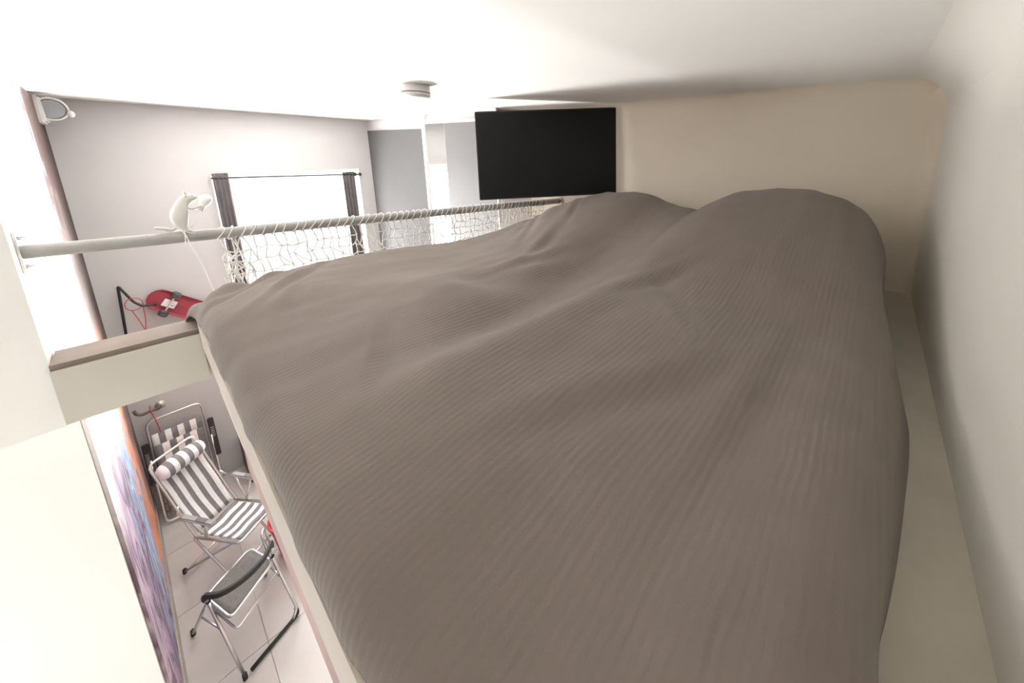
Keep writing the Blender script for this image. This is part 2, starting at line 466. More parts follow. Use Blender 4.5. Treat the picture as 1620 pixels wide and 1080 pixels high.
# creases: centre x, y, half length, half width, depth, direction
CREASE = [(-1.05, 1.25, .28, .05, .012, 1.9), (-1.35, 1.50, .30, .04, .012, 2.1), (-1.20, 1.70, .25, .035, .010, 2.0), (-0.95, 1.05, .22, .05, .010, 1.4),
          (-1.50, 0.35, .22, .035, .014, 2.4), (-1.60, 0.22, .18, .030, .014, 2.2), (-1.35, 0.30, .22, .040, .009, 2.7), (-0.45, 1.15, .22, .05, .009, 1.2),
          (-0.35, 0.95, .20, .04, .008, 2.3), (-0.75, 0.30, .20, .04, .008, 2.6), (-0.30, 0.55, .30, .06, .010, 1.2), (-0.12, 0.75, .30, .05, .009, 1.5)]
def top_z(x, y):
    z = -0.405 - 0.070 * sstep(-0.9, -1.7, x) * sstep(0.3, 1.5, y)
    z -= 0.085 * sstep(-0.50, 0.10, x) ** 1.2
    p = float(np.interp(x, PX, PZ))
    # lumps under the cover at the head: rise, round over
    wr = sstep(1.05, 1.92, y) * (1 - 0.35 * sstep(2.0, 2.2, y))
    z += (p - z) * wr
    # dip between the two halves and the ridge beside it
    band = sstep(0.25, 0.7, y) * (1 - .3 * sstep(1.6, 2.0, y))
    z -= 0.058 * gs(x + 0.74 - 0.05 * math.sin(y * 3), 0.12) * band
    z += 0.022 * gs(x + 0.55 + 0.02 * math.sin(y * 4), 0.07) * sstep(0.15, 0.4, y) * (1 - sstep(1.2, 1.6, y))
    # puckers
    z -= 0.022 * gs(x + 0.93, 0.09) * gs(y - 0.80, 0.10)
    z += 0.016 * gs(x + 1.00, 0.15) * gs(y - 0.64, 0.08)
    z -= 0.012 * gs((x + 1.45) + 0.6 * (y - 1.6), 0.05) * sstep(1.2, 1.5, y)
    z += 0.010 * gs((x + 1.32) + 0.6 * (y - 1.6), 0.05) * sstep(1.2, 1.5, y)
    z += 0.020 * noise.noise((x * 2.2, y * 1.6, 3.1)) + 0.011 * noise.noise((x * 5, y * 3.0, 8.7)) + 0.004 * noise.noise((x * 11, y * 4, 5.5)) + 0.0022 * noise.noise((x * 17, y * 9, 1.2))
    for k, (cx_, cy_, sx_, sy_, am, ang_) in enumerate(CREASE):
        ca, sa = math.cos(ang_), math.sin(ang_); dx_, dy_ = x - cx_, y - cy_
        u_, v_ = dx_ * ca + dy_ * sa, -dx_ * sa + dy_ * ca
        z += am * gs(u_, sx_) * math.sin(v_ / sy_ * 2.2) * gs(v_, sy_)
    z -= 0.05 * (1 - sstep(0.07, 0.42, y)) * 0.5
    return z
def profile(lo, hi, r_lo, r_hi, s_lo, s_hi, n):
    """samples across the sheet: (position, drop, skirt fraction lo, hi)"""
    out = []
    L0 = r_lo * math.pi / 2 + s_lo; L1 = r_hi * math.pi / 2 + s_hi
    k0 = 16; k1 = 16
    for i in range(k0):
        a = L0 * (1 - i / k0)
        if a < r_lo * math.pi / 2: out.append((lo + r_lo - r_lo * math.sin(a / r_lo), r_lo * (1 - math.cos(a / r_lo)), a / L0, 0))
        else: out.append((lo, r_lo + a - r_lo * math.pi / 2, a / L0, 0))
    for i in range(n + 1):
        out.append((lo + r_lo + (hi - r_hi - lo - r_lo) * i / n, 0, 0, 0))
    for i in range(1, k1 + 1):
        a = L1 * i / k1
        if a < r_hi * math.pi / 2: out.append((hi - r_hi + r_hi * math.sin(a / r_hi), r_hi * (1 - math.cos(a / r_hi)), 0, a / L1))
        else: out.append((hi, r_hi + a - r_hi * math.pi / 2, 0, a / L1))
    return out
SX = profile(-1.735, 0.066, 0.07, 0.09, 0.040, 0.09, 170)
SY = profile(0.068, 2.20, 0.055, 0.09, 0.012, 0.16, 190)
bm = new(); grid = []
for (y, dy, fy, by) in SY:
    row = []
    for (x, dx, fl, fr) in SX:
        z = top_z(x, y) - dx - dy
        X, Y = x, y
        if fl:   # left side folds
            X -= 0.012 * fl * math.sin(y * 14 + 0.6) + 0.016 * fl * math.sin(y * 4.1)
        if fr:   # right side bulges over the gap
            X += fr * (0.065 * gs(y - 1.05, 0.30) + 0.006 + 0.008 * math.sin(y * 11))
            z += fr * 0.02 * math.sin(y * 5)
        if fy:   # foot side: soft waves, rib ends
            Y += fy * (0.003 * math.sin(x * 17) + 0.0015 * math.sin(x * 41))
            z += fy * 0.006 * math.sin(x * 9 + 1)
        if fl and fy:
            k = fl * fy
            X -= 0.035 * k; Y -= 0.045 * k; z = max(z, -0.60)
        # loose folds round the near left corner
        kc = gs(x + 1.70, 0.16) * gs(y - 0.10, 0.20)
        z += 0.020 * kc * math.sin((x + 1.7) * 30 + (y) * 42)
        row.append(bm.verts.new((X, Y, z)))
    grid.append(row)
for i in range(len(SY) - 1):
    for j in range(len(SX) - 1):
        bm.faces.new((grid[i][j], grid[i][j + 1], grid[i + 1][j + 1], grid[i + 1][j]))
loft_bed = thing('loft_bed', 'wide loft bed covered in a taupe ribbed bedspread', 'bed', (-0.82, 1.1, -0.667))
bed = obj('bedspread', bm, M_duvet, loft_bed, smooth=True)
sol = bed.modifiers.new('thickness', 'SOLIDIFY'); sol.thickness = 0.008; sol.offset = -1
# mattress under it
bm = new(); box(bm, (-1.62, 0.13, -0.667), (0.0, 2.10, -0.53), 0.03)
obj('mattress', bm, M_paintw, loft_bed)

# ------------------------------------------------------------------ guard rail
RA = Vector((-1.76, -0.262, -0.213)); RB = Vector((-1.76, 2.292, -0.352))
def rail_at(y): return RA.lerp(RB, (y - RA.y) / (RB.y - RA.y))
t = thing('guard_rail', 'galvanised pipe guard rail bolted between pier and back wall', 'rail', RA)
obj('pipe', tube(new(), [RA, RB], 0.0205, 20), M_pipe, t, smooth=True, auto=50)
bm = new(); box(bm, (RA.x - .030, RA.y - .004, RA.z - .060), (RA.x + .030, RA.y + .003, RA.z + .060), 0.002); fl_ = obj('flange', bm, M_steel, t)
for dz in (-.044, .044):
    bm = new(); lathe(bm, [(0.0, 0.0), (.008, 0), (.008, .006), (.004, .007), (.004, .016), (0, .016)], (RA.x, RA.y + .003, RA.z + dz), (0, 1, 0), 10); obj('bolt', bm, M_steel, fl_, smooth=True, auto=40)
bm = new(); lathe(bm, [(0, 0), (.036, 0), (.036, .006), (0, .006)], (RB.x, RB.y - .006, RB.z), (0, 1, 0), 18); obj('flange', bm, M_steel, t)

# ------------------------------------------------------------------ safety net
t = thing('safety_net', 'white knotted cord net laced along the guard rail', 'net', (-1.76, 0.2, -0.55))
NC, NR = 54, 6
y0n, y1n = 0.195, 2.10
nod = {}
rng = random.Random(11)
for j in range(NC + 1):
    yy = y0n + (y1n - y0n) * j / NC
    rp_ = rail_at(yy)
    for i in range(NR + 1):
        f = i / NR
        zb = -0.560
        z = (rp_.z - 0.024) * (1 - f) + zb * f
        x = -1.762 - 0.03 * f
        jit = 0.010 if 0 < i < NR else 0.003
        nod[i, j] = Vector((x + rng.uniform(-.003, .003), yy + rng.uniform(-jit, jit) + (0.006 if i % 2 else -0.006) - 0.05 * f * sstep(1.8, 2.1, yy), z + rng.uniform(-jit, jit) * .7))
def cord(bm, a, b_, r=0.0025, sag=0.004):
    m = (a + b_) / 2 + Vector((rng.uniform(-sag, sag) * .5, rng.uniform(-sag, sag), -abs(rng.uniform(0, sag))))
    tube(bm, [a, m, b_], r, 5)
bm = new()
for j in range(NC + 1):
    for i in range(NR):
        cord(bm, nod[i, j], nod[i + 1, j])
        if j < NC and i > 0:
            jj = j + 1
            ii = i + (1 if (i + j) % 2 and i < NR else 0) * (rng.random() < .25)
            cord(bm, nod[i, j], nod[ii, jj], sag=0.007)
for k in range(26):   # gathered bunch at the stair end
    a = nod[rng.randint(0, NR - 1), rng.randint(0, 2)]; q = nod[rng.randint(1, NR), rng.randint(0, 2)]
    a2 = a + Vector((0, rng.uniform(-.03, .01), rng.uniform(-.01, .01)))
    if (a2 - q).length > .02: cord(bm, a2, q, sag=.012)
obj('net_cords', bm, M_cord, t, smooth=True)
bm = new()
for p in nod.values(): ball(bm, p, 0.0042, u=6, v=4)
obj('knots', bm, M_cord, t, smooth=True)['kind'] = 'stuff'
# lacing loops round the pipe
bm = new()
ring = [(0.0232 * math.cos(a), 0.004 * math.sin(a * 2) + 0.012 * math.sin(a) , 0.0232 * math.sin(a)) for a in [2 * math.pi * k / 16 for k in range(16)]]
tube(bm, ring, 0.0021, 5, closed=True)
loop0 = obj('lacing_loop', bm, M_cord, smooth=True)
lm = loop0.data
for j in range(NC + 1):
    o = loop0 if j == 0 else bpy.data.objects.new('lacing_loop', lm)
    if j: COL.objects.link(o)
    o.parent = t
    p = rail_at(nod[0, j].y); o.location = p - t.location
    o.rotation_euler = (rng.uniform(-.15, .25), 0, rng.uniform(-.3, .3))

# ------------------------------------------------------------------ mouse lamp on the rail
mb = rail_at(0.092); top = mb + Vector((0, 0, 0.0195))
t = thing('mouse_lamp', 'white mouse figure lamp holding a bulb, standing on the rail', 'lamp', top)
def S(dy, dz, dx=0): return top + Vector((dx, dy, dz))
def skin_obj(name, verts, edges, radii, m, parent, lev=2):
    me = bpy.data.meshes.new(name); off = root_base(parent)
    me.from_pydata([Vector(v) - off for v in verts], edges, [])
    o = bpy.data.objects.new(name, me); COL.objects.link(o); o.parent = parent
    sk = o.modifiers.new('skin', 'SKIN'); sk.use_smooth_shade = True
    for i, r in enumerate(radii):
        sv = me.skin_vertices[0].data[i]; sv.radius = (r, r) if not isinstance(r, tuple) else r
        sv.use_root = (i == 0)
    sb = o.modifiers.new('sub', 'SUBSURF'); sb.levels = lev; sb.render_levels = lev
    me.materials.append(m)
    return o
mv = [S(-.004, .030), S(-.008, .055), S(0, .082), S(.014, .102), S(.030, .116), S(.048, .118), S(.058, .113),   # 0 hips..6 nose
      S(.004, .016, .014), S(.012, .003, .017), S(.022, .001, .017),       # 7-9 right leg
      S(.004, .016, -.014), S(.012, .003, -.017), S(.022, .001, -.017),    # 10-12 left leg
      S(.022, .082, .017), S(.040, .078, .015), S(.060, .084, .008),       # 13-15 right arm
      S(.022, .082, -.017), S(.040, .074, -.015), S(.060, .080, -.008)]    # 16-18 left arm
me_ = [(0, 1), (1, 2), (2, 3), (3, 4), (4, 5), (5, 6), (0, 7), (7, 8), (8, 9), (0, 10), (10, 11), (11, 12), (2, 13), (13, 14), (14, 15), (2, 16), (16, 17), (17, 18)]
mr_ = [.027, .032, .027, .021, .020, .014, .005, .011, .005, .004, .011, .005, .004, .006, .0045, .004, .006, .0045, .004]
body = skin_obj('body', mv, me_, mr_, M_resin, t)
for sx_ in (-1, 1):
    bm = new(); lathe(bm, [(0, -.0015), (.008, -.001), (.0105, .001), (.007, 0.0), (0, -.0002)], S(.026, .132, sx_ * .013), (0.35 * sx_, .75, .2), 14); obj('ear', bm, M_resin, body, smooth=True)
    bm = new(); ball(bm, S(.043, .124, sx_ * .010), .0022, u=8, v=6); obj('eye', bm, M_black, body, smooth=True)
bm = new(); tube(bm, spline([S(-.016, .014), S(-.030, .010), S(-.045, .016), S(-.060, .021), S(-.072, .023)], 5), [.006] * 8 + [.0058] * 6 + [.006] * 6 + [.003], 8); obj('tail', bm, M_resin, body, smooth=True)
bm = new(); lathe(bm, [(0, 0), (.008, 0), (.0085, .012), (.009, .016), (0, .016)], S(.058, .066), (0, .45, .9), 14); obj('socket', bm, M_resin, t, smooth=True, auto=40)
bm = new(); lathe(bm, [(0.0085, 0), (.010, .005), (.016, .014), (.0195, .024), (.0195, .032), (.016, .041), (.009, .047), (0, .049)], S(.065, .080), (0, .45, .9), 20); obj('bulb', bm, M_bulb, t, smooth=True)
bm = new(); tube(bm, spline([S(-.004, .004), S(.002, -.012, .022), S(.010, -.05, .020), S(.026, -.11, .010), S(.036, -.17, .0), S(.046, -.24, -.005)], 6), .0020, 6); obj('cable', bm, M_cord, t, smooth=True)
bm = new(); tube(bm, [mb + Vector((.0235 * math.cos(a), .003 * math.sin(a), .0235 * math.sin(a))) for a in [2 * math.pi * k / 16 for k in range(16)]], .0018, 5, closed=True)
tube(bm, spline([S(0, .003, .012), S(.02, .016, .018), S(.032, .030, .020)], 4), .0014, 5); tube(bm, spline([S(0, .003, .014), S(.016, -.006, .02), S(.03, -.010, .018)], 4), .0014, 5)
obj('tie_cord', bm, M_cord, t, smooth=True)

# ------------------------------------------------------------------ television on a swing arm
P0, P1 = Vector((-1.845, 1.55, 0)), Vector((-1.235, 2.235, 0))
u = (P1 - P0).normalized(); nrm = Vector((u.y, -u.x, 0)); wT = (P1 - P0).length
tilt = 0.05
zt, zb = 0.292, -0.268
upv = (Vector((0, 0, 1)) - nrm * tilt).normalized()
cT = (P0 + P1) / 2 + Vector((0, 0, (zt + zb) / 2)); hT = (zt - zb) / 2
t = thing('television', 'black flat television mounted above the far corner of the bed', 'television', cT - upv * hT)
outn = nrm
bm = new(); obox(bm, cT - outn * .018, u * wT / 2, upv * hT, outn * .014, 0.004); obj('housing', bm, M_tvb, t)
bm = new(); obox(bm, cT - outn * .0035, u * (wT / 2 - .008), upv * (hT - .009), outn * .001); obj('screen', bm, M_tv, t)
bm = new(); obox(bm, cT - outn * .045, u * .20, upv * .14, outn * .018, 0.01); obj('rear_cover', bm, M_tvb, t)
pj = cT - outn * .075
bm = new(); tube(bm, [pj + outn * .02, pj], .022, 10); tube(bm, [pj, Vector((pj.x - .06, 2.27, pj.z))], .016, 10); obj('arm', bm, M_tvb, t)
bm = new(); box(bm, (pj.x - .12, 2.272, pj.z - .10), (pj.x, 2.298, pj.z + .10), .003); obj('wall_plate', bm, M_tvb, t)

# ------------------------------------------------------------------ ceiling smoke detector
cx, cy = -1.70, 1.055
cz = ceil_z(cx, cy)
ax = Vector((-.05, -.028, -1)).normalized()
t = thing('smoke_detector', 'round white smoke detector fixed to the ceiling', 'smoke detector', (cx, cy, cz))
bm = new(); lathe(bm, [(0, 0), (.066, 0), (.066, .006), (.073, .008), (.074, .036), (0, .036)], (cx, cy, cz - .0), ax, 32); obj('base', bm, M_plastic, t, smooth=True, auto=40)
bm = new(); lathe(bm, [(0, .036), (.069, .036), (.069, .041), (0, .041)], (cx, cy, cz), ax, 32); obj('vent_ring', bm, M_dkgrey, t, smooth=True, auto=40)
bm = new(); lathe(bm, [(0, .041), (.074, .041), (.074, .052), (.066, .060), (.03, .064), (0, .065)], (cx, cy, cz), ax, 32); obj('cap', bm, M_plastic, t, smooth=True, auto=40)

# ------------------------------------------------------------------ wall spotlight in the corner
t = thing('wall_spotlight', 'white swivel spotlight on the wall beside the ceiling corner', 'spotlight', (-3.9, -0.36, 0.35))
yl = LY0 + (LY1 - LY0) * (-3.9 - XW) / (XN - XW)
bm = new(); box(bm, (-4.02, yl, 0.335), (-3.80, yl + .045, 0.50), .012); obj('backplate', bm, M_plastic, t)
bm = new(); tube(bm, [(-3.9, yl + .045, .44), (-3.88, yl + .085, .435)], .03, 12); obj('swivel', bm, M_plastic, t, smooth=True, auto=50)
hc = Vector((-3.86, -0.285, 0.425)); hd = Vector((0.90, 0.10, -0.42)).normalized()
bm = new(); lathe(bm, [(0, -.07), (.035, -.068), (.055, -.05), (.074, -.005), (.076, .012), (.068, .016), (.064, .010), (0, .010)], hc, hd, 32); hd_ = obj('lamp_head', bm, M_plastic, t, smooth=True, auto=45)
bm = new(); lathe(bm, [(0, .0105), (.0635, .0105), (.055, .016), (0, .0175)], hc, hd, 32); obj('lens', bm, M_lens, hd_, smooth=True)
bm = new(); ball(bm, hc + Vector((0, .078, -.03)), .018, 1, 1, 1.2); obj('sensor', bm, M_plastic, hd_, smooth=True)

# ------------------------------------------------------------------ wardrobe with sliding doors
YW = 1.92
t = thing('wardrobe', 'tall grey sliding wardrobe with a mirror cut down to a strip beside the window', 'wardrobe', (-3.1, YW + .19, FL))
bm = new()
box(bm, (-4.195, YW + .03, FL), (-4.17, YB - .004, .22)); box(bm, (-2.085, YW + .03, FL), (-2.06, YB - .004, .22)); box(bm, (-4.17, YW + .03, .20), (-2.085, YB - .004, .22)); box(bm, (-4.17, YB - .02, FL), (-2.085, YB - .004, .20))
obj('carcass', bm, M_paintw, t)
def slope_slab(x0, x1, y0, y1, z0, za, zb):
    bm = new()
    hexa(bm, [(x0, y0, z0), (x1, y0, z0), (x1, y1, z0), (x0, y1, z0), (x0, y0, za), (x1, y0, zb), (x1, y1, zb), (x0, y1, za)])
    return bm
def dz_(x): return 0.36 - (x + 4.2) * 0.06      # door heads follow the sloping ceiling
bm = new()
hexa(bm, [(-4.195, YW + .016, dz_(-4.195)), (-2.06, YW + .016, dz_(-2.06)), (-2.06, YW + .03, dz_(-2.06)), (-4.195, YW + .03, dz_(-4.195))] +
     [(x, y, ceil_z(x, y) - .002) for x, y in ((-4.195, YW + .016), (-2.06, YW + .016), (-2.06, YW + .03), (-4.195, YW + .03))])
obj('head_filler', bm, M_wallw, t)
obj('door', slope_slab(-4.195, -3.035, YW + .010, YW + .028, FL + .02, dz_(-4.195), dz_(-3.035)), M_grey, t)['label'] = 'plain grey lacquered door'
bm = new(); box(bm, (-3.04, YW - .012, FL + .02), (-3.008, YW + .03, ceil_z(-3.02, YW) - .02), .003); obj('upright', bm, M_paintw, t)
d2 = obj('door', slope_slab(-3.007, -2.066, YW + .004, YW + .016, FL + .02, dz_(-3.007) + .06, dz_(-2.066) + .06), M_paintw, t); d2['label'] = 'mirror door cut down to a strip, grey stand-in beside it, white edge'
obj('mirror_stand_in', slope_slab(-2.70, -2.085, YW + .001, YW + .004, FL + .05, dz_(-2.70) + .04, dz_(-2.085) + .04), M_greyg, d2)  # grey in place of mirror glass, keeps the bright window reflection narrow
obj('mirror', slope_slab(-3.0, -2.705, YW + .001, YW + .004, FL + .05, dz_(-3.0) + .04, dz_(-2.705) + .04), M_mirror, d2)

# ------------------------------------------------------------------ curtains and rod
def curtain(y0, y1, z0, z1, label, ph):
    bm = new(); n = 60; rows = 14; g_ = []
    for r in range(rows + 1):
        z = z1 + (z0 - z1) * r / rows; row = []
        for i in range(n + 1):
            s = i / n
            a = s * math.pi * 2 * 3.5 + ph
            amp = 0.016 * (0.6 + 0.4 * r / rows)
            row.append(bm.verts.new((XW + .045 + amp * math.sin(a), y0 + (y1 - y0) * s + .004 * math.sin(a * 2 + r * .3), z)))
        g_.append(row)
    for r in range(rows):
        for i in range(n): bm.faces.new((g_[r][i], g_[r][i + 1], g_[r + 1][i + 1], g_[r + 1][i]))
    o = obj('curtain', bm, M_curtain, smooth=True, base=(XW + .045, (y0 + y1) / 2, z0))
    md = o.modifiers.new('th', 'SOLIDIFY'); md.thickness = .003
    tag(o, label, 'curtain', 'window curtains')
curtain(0.478, 0.588, -1.95, -0.035, 'charcoal curtain drawn to the mouse lamp side of the window', 0.3)
curtain(1.575, 1.700, -1.95, -0.085, 'charcoal curtain drawn to the wardrobe side of the window', 1.0)
t = thing('curtain_rod', 'thin dark curtain rod across the top of the window', 'curtain rod', (XW + .045, 1.13, -0.09))
bm = new(); tube(bm, [(XW + .045, .47, -.075), (XW + .045, 1.745, -.118)], .009, 10); obj('pole', bm, M_rod, t, smooth=True, auto=50)
bm = new(); lathe(bm, [(0, 0), (.014, .002), (.020, .012), (.020, .026), (.012, .036), (0, .038)], (XW + .045, 1.745, -.118), (0, 1, -.03), 14); obj('finial', bm, M_rod, t, smooth=True)
for yy, zz in ((.50, -.077), (1.73, -.117)):
    bm = new(); tube(bm, [(XW + .045, yy, zz), (XW, yy, zz)], .006, 8); lathe(bm, [(0, 0), (.02, 0), (.02, .004), (0, .004)], (XW, yy, zz), (1, 0, 0), 12); obj('bracket', bm, M_rod, t)

# ------------------------------------------------------------------ mural on the left wall
ml = Vector((XN - XW, LY1 - LY0, 0)); ul = ml.normalized(); nl = Vector((-ul.y, ul.x, 0))
bm = new()
a0 = Vector((XW + .004, LY0 + .002, 0)); a1 = Vector((XN - .025, LY1 + .001, 0))
zt0, zt1 = ceil_z(XW, LY0) - .02, ceil_z(XN, LY1) - .02
hexa(bm, [a0 + Vector((0, 0, FL + .17)), a1 + Vector((0, 0, FL + .17)), a1 + nl * .012 + Vector((0, 0, FL + .17)), a0 + nl * .012 + Vector((0, 0, FL + .17)),
          a0 + Vector((0, 0, zt0)), a1 + Vector((0, 0, zt1)), a1 + nl * .012 + Vector((0, 0, zt1)), a0 + nl * .012 + Vector((0, 0, zt0))])
o = obj('mural_panel', bm, M_mural, base=(XW, LY0, FL + .17)); tag(o, 'tall graffiti painted panel covering the left wall', 'mural')

# ------------------------------------------------------------------ skateboard, bracket, cords and hook on the window wall
xs = XW + .08
def W(y, z, d=0.08): return Vector((XW + d, y, z))
t = thing('skateboard', 'red skateboard hanging on the wall from a bent black rod', 'skateboard', W(.1, -1.3, .03))
p0 = W(-.085, -.99); p1 = W(.385, -1.36); ud = (p1 - p0).normalized(); vd = Vector((0, -ud.z, ud.y)); nd = Vector((1, 0, 0))
bm = new(); prof = []
Ld = (p1 - p0).length; hw = .088
for k in range(9):
    a = math.pi / 2 + math.pi * k / 8
    prof.append(p0 + ud * (hw * .9 + math.cos(a) * hw * .9) + vd * math.sin(a) * hw)
for k in range(9):
    a = -math.pi / 2 + math.pi * k / 8
    prof.append(p1 + ud * (-hw * .9 + math.cos(a) * hw * .9) + vd * math.sin(a) * hw)
def kick(p):
    s = (p - p0).dot(ud)
    return max(0, .14 - s) * .25 + max(0, s - (Ld - .14)) * .25
va = [bm.verts.new(p - nd * (.012 + kick(p))) for p in prof]; vb = [bm.verts.new(p + nd * (-kick(p))) for p in prof]
bm.faces.new(va); bm.faces.new(list(reversed(vb)))
for k in range(len(prof)): bm.faces.new((va[k], va[(k + 1) % len(prof)], vb[(k + 1) % len(prof)], vb[k]))
obj('deck', bm, M_red, t)
for s_ in (.145, Ld - .145):
    c_ = p0 + ud * s_
    bm = new(); obox(bm, c_ + nd * .004, ud * .045, vd * .030, nd * .004, .002); obox(bm, c_ + nd * .018, ud * .016, vd * .026, nd * .014, .004); tube(bm, [c_ + nd * .028 - vd * .085, c_ + nd * .028 + vd * .085], .008, 10); ball(bm, c_ + nd * .030 + ud * .022, .012, u=10, v=8)
    tk = obj('truck', bm, M_steel, t)
    for k in (-1, 1):
        q = c_ + nd * .030 + vd * .080 * k
        bm = new(); lathe(bm, [(0, -.026), (.020, -.026), (.033, -.018), (.033, .018), (.020, .026), (0, .026)], q, vd, 16); obj('wheel', bm, M_wheel, tk, smooth=True, auto=40)
t = thing('wall_rod', 'bent black rod fixed to the wall beside the skateboard', 'rod', W(-.245, -1.4, .0))
bm = new(); tube(bm, arcs([W(-.26, -1.36, .06), W(-.228, -.855, .06), W(-.165, -1.005, .085), W(-.125, -1.045, .10), W(-.045, -1.06, .10)], .02, 4), .009, 8); obj('rod', bm, M_rod, t, smooth=True)
bm = new(); tube(bm, [W(-.258, -1.34, .06), W(-.258, -1.34, 0)], .007, 8); lathe(bm, [(0, 0), (.022, 0), (.022, .004), (0, .004)], W(-.258, -1.34, 0), (1, 0, 0), 12); obj('wall_fixing', bm, M_rod, t)
t = thing('red_cord_loop', 'thin red cord looped over the bent black rod', 'cord', W(-.15, -1.30, .09))
bm = new(); cl = W(-.168, -1.018, .09)
tube(bm, [cl + Vector((0.006 * math.sin(a * 2), .050 * math.cos(a), .050 * math.sin(a))) for a in [2 * math.pi * k / 24 for k in range(24)]], .0032, 6, closed=True)
tube(bm, spline([cl + Vector((0, -.02, -.045)), cl + Vector((0, .01, -.16)), cl + Vector((0, .022, -.22)), cl + Vector((0, .028, -.27)), cl + Vector((0, .028, -.34))], 5), .0032, 6)
tube(bm, spline([cl + Vector((0, .045, -.02)), cl + Vector((.004, .044, -.12)), cl + Vector((.004, .030, -.22)), cl + Vector((.004, .032, -.30))], 5), .0032, 6)
obj('cord', bm, M_redcord, t, smooth=True)
t = thing('coat_hook', 'bronze coat hook on the wall below the beam', 'hook', W(-.2, -1.95, 0))
bm = new(); lathe(bm, [(0, 0), (.034, 0), (.034, .008), (.022, .014), (.014, .02), (0, .02)], W(-.175, -1.955, 0), (1, 0, 0), 18); obj('rosette', bm, M_steel, t, smooth=True, auto=40)
bm = new(); tube(bm, spline([W(-.175, -1.955, .01), W(-.19, -1.955, .06), W(-.235, -1.945, .085), W(-.285, -1.945, .09), W(-.315, -1.925, .09), W(-.325, -1.895, .09)], 5), .011, 10); obj('arm', bm, M_bronze, t, smooth=True)
o = obj('hanging_cord', tube(new(), spline([W(-.235, -1.895, .085), W(-.235, -1.94, .10), W(-.222, -2.03, .09), W(-.212, -2.16, .08), W(-.205, -2.34, .06)], 6), .0035, 6), M_redcord, smooth=True, base=W(-.21, -2.34, .06))
tag(o, 'dark red cord hanging from the coat hook', 'cord')

# ------------------------------------------------------------------ chairs on the lower floor
def stripes_sheet(name, p00, p10, p01, p11, nstripes, parent, along='v', nsub=10, sag=0.0, thick=.004, start=0):
    """fabric sheet: u runs p00->p10, v runs p00->p01; stripes as bands counted along u"""
    p00, p10, p01, p11 = map(Vector, (p00, p10, p01, p11))
    nn = ((p10 - p00).cross(p01 - p00)).normalized()
    nu = nstripes * 2
    bm = new(); g_ = []
    for j in range(nsub + 1):
        v = j / nsub; row = []
        for i in range(nu + 1):
            uu = i / nu
            p = p00 * (1 - uu) * (1 - v) + p10 * uu * (1 - v) + p01 * (1 - uu) * v + p11 * uu * v
            p = p - nn * sag * (math.sin(math.pi * v) * math.sin(math.pi * uu)) + nn * .0035 * math.sin(v * 11 + uu * 3)
            row.append(bm.verts.new(p))
        g_.append(row)
    for j in range(nsub):
        for i in range(nu):
            f = bm.faces.new((g_[j][i], g_[j][i + 1], g_[j + 1][i + 1], g_[j + 1][i])); f.material_index = (i // 2 + start) % 2
    o = obj(name, bm, M_strw, parent, smooth=True); o.data.materials.append(M_strg)
    md = o.modifiers.new('th', 'SOLIDIFY'); md.thickness = thick
    return o

# deck chair (facing diagonally to the bed)
ang = math.radians(32)
fv = Vector((math.cos(ang), math.sin(ang), 0)); lv = Vector((-math.sin(ang), math.cos(ang), 0))
O = Vector((-3.27, -0.015, FL))
def D(f, l, z): return O + fv * f + lv * l + Vector((0, 0, z))
t = thing('deck_chair', 'open folding deck chair with grey and white striped cloth and headrest', 'chair', D(.1, 0, 0))
hw = .150
stripes_sheet('back_cloth', D(.01, -hw + .02, .37), D(.01, hw - .02, .37), D(-.175, -hw - .02, .87), D(-.175, hw - .05, .87), 9, t, sag=.02, nsub=14)
stripes_sheet('seat_cloth', D(.03, -hw + .02, .355), D(.38, -hw + .02, .385), D(.03, hw - .02, .355), D(.38, hw - .02, .385), 9, t, sag=.015, start=1)
bm = new(); tube(bm, arcs([D(.03, -hw, .34), D(-.02, -hw, .42), D(-.20, -hw - .03, .94), D(-.20, hw - .04, .94), D(-.02, hw, .42), D(.03, hw, .34)], .045, 5), .009, 8); obj('back_frame', bm, M_steel, t, smooth=True)
bm = new(); tube(bm, arcs([D(.0, -hw, .35), D(.40, -hw, .385), D(.40, hw, .385), D(.0, hw, .35)], .03, 4), .009, 8); obj('seat_frame', bm, M_steel, t, smooth=True)
